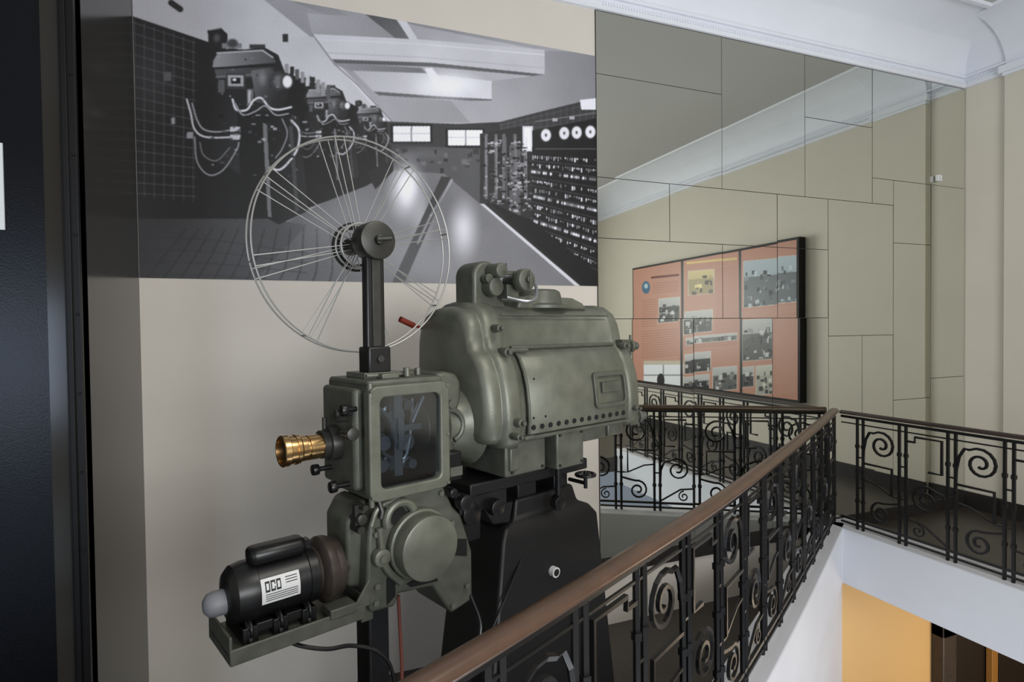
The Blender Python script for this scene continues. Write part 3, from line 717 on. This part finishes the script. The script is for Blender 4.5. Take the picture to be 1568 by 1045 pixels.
for s,z in((.02,.96),(.02,.80),(.30,.93),(.36,.70),(.26,1.04),(.06,1.04),(.015,.75),(.30,.65)): cyl(bm,(s,.0,z),(s,-.012,z),.009,n=10)
part('soundhead_bosses',bm,M['ham'])
bm=B(); prism(bm,[(.125,.775),(.22,.79),(.245,.75),(.14,.76)],'xz',-.004,.01); prism(bm,[(.055,.73),(.055,.81),(.085,.83),(.085,.75)],'xz',-.003,.01)
prism(bm,[(.30,.82),(.365,.80),(.365,.86),(.32,.87)],'xz',-.003,.01)
prism(bm,[(x,z) for x,_,z in circle((.10,0,.998),.03,'y',20)],'xz',-.003,.01); part('soundhead_recess',bm,M['hole'])
bm=B(); cyl(bm,(.335,-.01,1.0),(.335,-.05,1.0),.028,n=24,e=.006); cyl(bm,(.335,.04,1.0),(.335,-.01,1.0),.012,n=12)
cyl(bm,(.29,.0,1.04),(.29,-.04,1.04),.016,n=16,e=.004); cyl(bm,(.41,.1,.93),(.41,.02,.93),.04,n=24,e=.006); part('hand_knobs',bm,M['blk'])
bm=B(); tube(bm,[(.03,-.01,1.06),(.035,-.02,1.03),(.03,-.02,1.01)],.008,8); cyl(bm,(-.03,.04,1.02),(-.03,-.02,1.02),.016,n=14,e=.003); cyl(bm,(-.03,.04,.985),(-.03,-.01,.985),.012,n=14)
cyl(bm,(-.025,.03,1.055),(-.025,-.03,1.055),.009,n=12); box(bm,(-.045,.0,1.0),(-.02,.02,1.06)); part('guide_rollers',bm,M['hamd'])
# motor
MY,MZ=.10,.86
bm=B(); lathe(bm,(-.14,MY,MZ),(-1,0,0),[(0,.075),(.005,.083),(.03,.084),(.032,.081),(.17,.081),(.172,.084),(.195,.084),(.225,.078),(.24,.062),(.245,.03)],44); part('motor_body',bm,M['blk'],angle=35)
bm=B(); lathe(bm,(-.06,MY,MZ),(-1,0,0),[(0,.06),(.004,.085),(.010,.088),(.026,.088),(.030,.095),(.04,.098),(.056,.098),(.062,.092),(.07,.07),(.088,.06)],44); cyl(bm,(.0,MY,MZ),(-.06,MY,MZ),.05,n=28)
part('motor_flange',bm,M['brown'],angle=30)
bm=B(); lathe(bm,(-.38,MY,MZ-.012),(-1,0,0),[(0,.034),(.03,.034),(.045,.03),(.055,.018),(.058,.004)],28); part('motor_end_cap',bm,M['rubber'],angle=60)
bm=B()
cs=rrect(-.036,-.024,.036,.024,.022)
loft(bm,[[(s,MY-.02+a*k,MZ+.101+b*k) for a,b in cs] for s,k in((-.325,.75),(-.32,.92),(-.31,1),(-.19,1),(-.18,.92),(-.175,.75))]); box(bm,(-.19,MY-.03,MZ+.09),(-.155,MY,MZ+.11)); part('motor_capacitor',bm,M['blk'],angle=40)
bm=B()
def patch(s0,s1,a0,a1,r,mi):
    n=8; vs=[[bm.verts.new((s,MY-r*math.cos(math.radians(a0+(a1-a0)*i/n)),MZ+r*math.sin(math.radians(a0+(a1-a0)*i/n)))) for i in range(n+1)] for s in(s0,s1)]
    for i in range(n):
        f=bm.faces.new((vs[0][i],vs[1][i],vs[1][i+1],vs[0][i+1])); f.material_index=mi
patch(-.310,-.205,-14,34,.0822,0)
for k in range(3):
    s0=-.300+k*.015
    patch(s0,s0+.0125,8,28,.0826,1); patch(s0+.003,s0+.0095,12,24,.0829,0); patch(s0+.0095 if k==1 else s0+.003,s0+.013 if k==1 else s0+.0095,16,20,.0831,0)
for a in(3,-1,-5,-9): patch(-.300,-.212,a,a+1.4,.0827,1)
for a in(26,21,16): patch(-.245,-.212,a,a+1.6,.0827,1)
part('motor_label',bm,[M['silver'],M['ink']],smooth=False)
bm=B(); box(bm,(-.40,.0,.735),(-.02,.20,.747)); box(bm,(-.40,-.005,.715),(-.02,.004,.758)); box(bm,(-.02,.02,.69),(.02,.19,.78)); box(bm,(-.40,.0,.715),(-.392,.2,.79))
prism(bm,[(-.06,.747),(-.0,.747),(-.0,.83)],'xz',.0,.01); box(bm,(-.13,-.01,.747),(-.05,.05,.775)); part('motor_shelf',bm,M['ham2'],.003)
bm=B()
for s in(-.34,-.26,-.18):
    tube(bm,[(s,.02,.75),(s,.03,.79),(s,.05,.80)],.01,8); tube(bm,circle((s,.035,.78),.022,'x',16),.006,6,closed=True); box(bm,(s-.02,.02,.747),(s+.02,.18,.79))
box(bm,(-.36,.03,.765),(-.16,.17,.79)); part('motor_cradle',bm,M['blk'],.002)
# legs, stand
bm=B(); box(bm,(.015,.04,ZF),(.085,.13,.74)); box(bm,(-.02,-.0,ZF),(.12,.17,ZF+.02)); part('front_leg',bm,M['blk'],.006)
bm=B()
def rs(z,s0,s1,y0,y1): return [(s0,y0,z),(s1,y0,z),(s1,y1,z),(s0,y1,z)]
loft(bm,[rs(ZF,.36,1.22,-.04,.36),rs(ZF+.05,.36,1.22,-.04,.36),rs(ZF+.06,.39,1.19,-.02,.34),rs(.80,.53,1.06,.0,.30),rs(.84,.56,1.03,.02,.28),rs(.86,.62,.98,.04,.26),rs(.93,.64,.96,.05,.25)])
part('pedestal',bm,M['stand'],.012)
bm=B(); box(bm,(.40,.02,.99),(1.02,.28,1.035)); box(bm,(.66,.06,.92),(.76,.24,1.0)); box(bm,(.86,.06,.92),(.94,.24,1.0)); box(bm,(.36,.03,.93),(.58,.2,1.0)); box(bm,(.36,.05,.82),(.47,.18,.95))
box(bm,(.55,.05,1.03),(.62,.25,1.06)); box(bm,(.9,.05,1.03),(.96,.25,1.13)); prism(bm,[(.47,.93),(.62,.93),(.60,.85),(.52,.86)],'xz',.04,.22)
part('tilt_table',bm,M['stand'],.006)
bm=B(); tube(bm,circle((.95,-.03,.985),.038,'z',24),.007,8,closed=True); cyl(bm,(.95,-.03,.93),(.95,-.03,1.0),.008); tube(bm,[(.912,-.03,.985),(.988,-.03,.985)],.005,6); cyl(bm,(.95,-.03,.95),(.95,.06,.95),.008)
cyl(bm,(.80,.0,.90),(.80,-.035,.90),.03,n=24,e=.005); cyl(bm,(.48,.0,.95),(.48,-.04,.95),.03,n=24,e=.005); cyl(bm,(.80,-.02,.93),(.80,-.02,1.04),.012)
part('tilt_crank',bm,M['blk'])
bm=B(); cyl(bm,(.78,.01,.63),(.78,-.026,.63),.02,n=24); part('pedestal_badge',bm,M['silver'])
bm=B(); cyl(bm,(.78,-.0255,.63),(.78,-.0275,.63),.014,n=20); part('badge_centre',bm,M['ink'])
bm=B(); tube(bm,[(.125,.05,.72),(.128,.04,.5),(.13,.05,.2),(.14,.06,ZF+.02)],.006,8); part('red_power_cable',bm,M['redc'])
bm=B(); tube(bm,catmull([(-.25,.05,.73),(-.22,.02,.70),(-.14,.0,.665),(-.06,-.0,.645),(.02,-.02,.60),(.06,-.03,.5),(.08,-.04,.2),(.1,-.02,ZF+.01)],6),.006,8)
tube(bm,catmull([(.38,.0,.66),(.40,-.03,.55),(.34,-.05,.45),(.33,-.05,.3),(.35,-.05,ZF+.01)],6),.006,8); tube(bm,catmull([(.62,.0,.72),(.5,-.03,.6),(.42,-.04,.50),(.36,-.05,.42)],6),.005,6); part('power_cables',bm,M['blk'])
# reel arm
bm=B(); prism(bm,[(.056,1.50),(.058,1.87),(.122,1.87),(.122,1.50),(.12,1.455),(.058,1.455)],'xz',.10,.135); box(bm,(.05,.08,1.445),(.13,.15,1.53)); part('reel_arm',bm,M['blk'],.006)
bm=B(); box(bm,(.075,.094,1.53),(.105,.102,1.84)); cyl(bm,(.09,.09,1.49),(.09,.07,1.49),.012,n=12); part('reel_arm_rib',bm,M['hamd'],.002)
bm=B(); cyl(bm,(.09,.145,1.872),(.09,.075,1.872),.062,n=40,e=.006); part('reel_arm_disc',bm,M['hamd'])
bm=B(); cyl(bm,(.09,.078,1.872),(.09,.06,1.872),.016,n=20,e=.003); cyl(bm,(.075,.06,1.872),(.12,.05,1.878),.008,n=12); cyl(bm,(.09,.14,1.872),(.09,.29,1.872),.012,n=16); cyl(bm,(.09,.20,1.872),(.09,.28,1.872),.03,n=24); part('reel_spindle',bm,M['hamd'])
bm=B()
RC=(.105,0,1.872); RR=.362
for y in(.22,.262):
    tube(bm,circle((RC[0],y,RC[2]),RR,'y',96),.0029,6,closed=True)
    tube(bm,circle((RC[0],y,RC[2]),.075,'y',40),.004,6,closed=True)
    for i in range(8):
        a=math.radians(i*45+12+(6 if y>.24 else 0))
        for d in(-.05,.05):
            a1=a+d; a2=a+d*.9
            tube(bm,[(RC[0]+.03*math.cos(a+d*6),y,RC[2]+.03*math.sin(a+d*6)),(RC[0]+RR*math.cos(a2),y,RC[2]+RR*math.sin(a2))],.0018,5)
for i in range(8):
    a=math.radians(i*45+12); tube(bm,[(RC[0]+RR*math.cos(a),.22,RC[2]+RR*math.sin(a)),(RC[0]+RR*math.cos(a),.262,RC[2]+RR*math.sin(a))],.003,5)
part('film_reel',bm,M['reel'])
bm=B(); ring_frame(bm,[(x,z) for x,_,z in circle((RC[0],0,RC[2]),.085,'y',40)],[(x,z) for x,_,z in circle((RC[0],0,RC[2]),.060,'y',40)],.272,.266); part('reel_hub',bm,M['blk'])

# ------------------------------------------------------------ windows + lights
def window(name,x0,x1,z0,z1):
    e=empty(name); bm=B(); y=-3.6
    for a,b in(((x0-.08,z0-.08),(x1+.08,z0)),((x0-.08,z1),(x1+.08,z1+.08)),((x0-.08,z0),(x0,z1)),((x1,z0),(x1+.08,z1))):
        box(bm,(a[0],y,a[1]),(b[0],y+.08,b[1]))
    n=3
    for i in range(1,n):
        x=x0+(x1-x0)*i/n; box(bm,(x-.02,y+.01,z0),(x+.02,y+.06,z1))
    box(bm,(x0,y+.01,(z0+z1)/2-.02),(x1,y+.06,(z0+z1)/2+.02))
    obj('frame',bm,M['glassw'],e)
def area(name,loc,rot,sx,sy,w,col):
    l=bpy.data.lights.new(name,'AREA'); l.shape='RECTANGLE'; l.size=sx; l.size_y=sy; l.energy=w; l.color=col
    o=bpy.data.objects.new(name,l); o.location=loc; o.rotation_euler=[math.radians(a) for a in rot]; scene.collection.objects.link(o); return o
window('window_1',-3.5,-2.5,.6,2.0); window('window_2',.2,3.2,1.0,3.0)
area('daylight_window_1',(-3.0,-3.5,1.3),(90,0,0),1.0,1.4,50,(.62,.76,1))
area('daylight_window_2',(1.7,-3.5,2.0),(90,0,0),3.0,2.0,225,(.95,.975,1))
area('added_cove_uplight',(2.4,.2,-2.7),(180,0,0),2.5,1.6,95,(.90,.95,1))  # added uplight down in the stairwell, brightens cove and ceiling
area('added_overhead_fill',(1.8,.2,3.85),(0,0,0),1.2,1.2,40,(1,.95,.87))  # added fill light overhead, no lamp fitting belongs to it
l=bpy.data.lights.new('lower_hall_lamp','POINT'); l.energy=38; l.color=(1,.82,.6); l.shadow_soft_size=.15
o=bpy.data.objects.new('lower_hall_lamp',l); o.location=(5.2,2.0,-1.3); scene.collection.objects.link(o)
w=bpy.data.worlds.new('world'); scene.world=w; w.use_nodes=True
w.node_tree.nodes['Background'].inputs[0].default_value=(.7,.8,1,1); w.node_tree.nodes['Background'].inputs[1].default_value=.3
scene.view_settings.view_transform='Standard'; scene.view_settings.look='None'; scene.view_settings.exposure=0
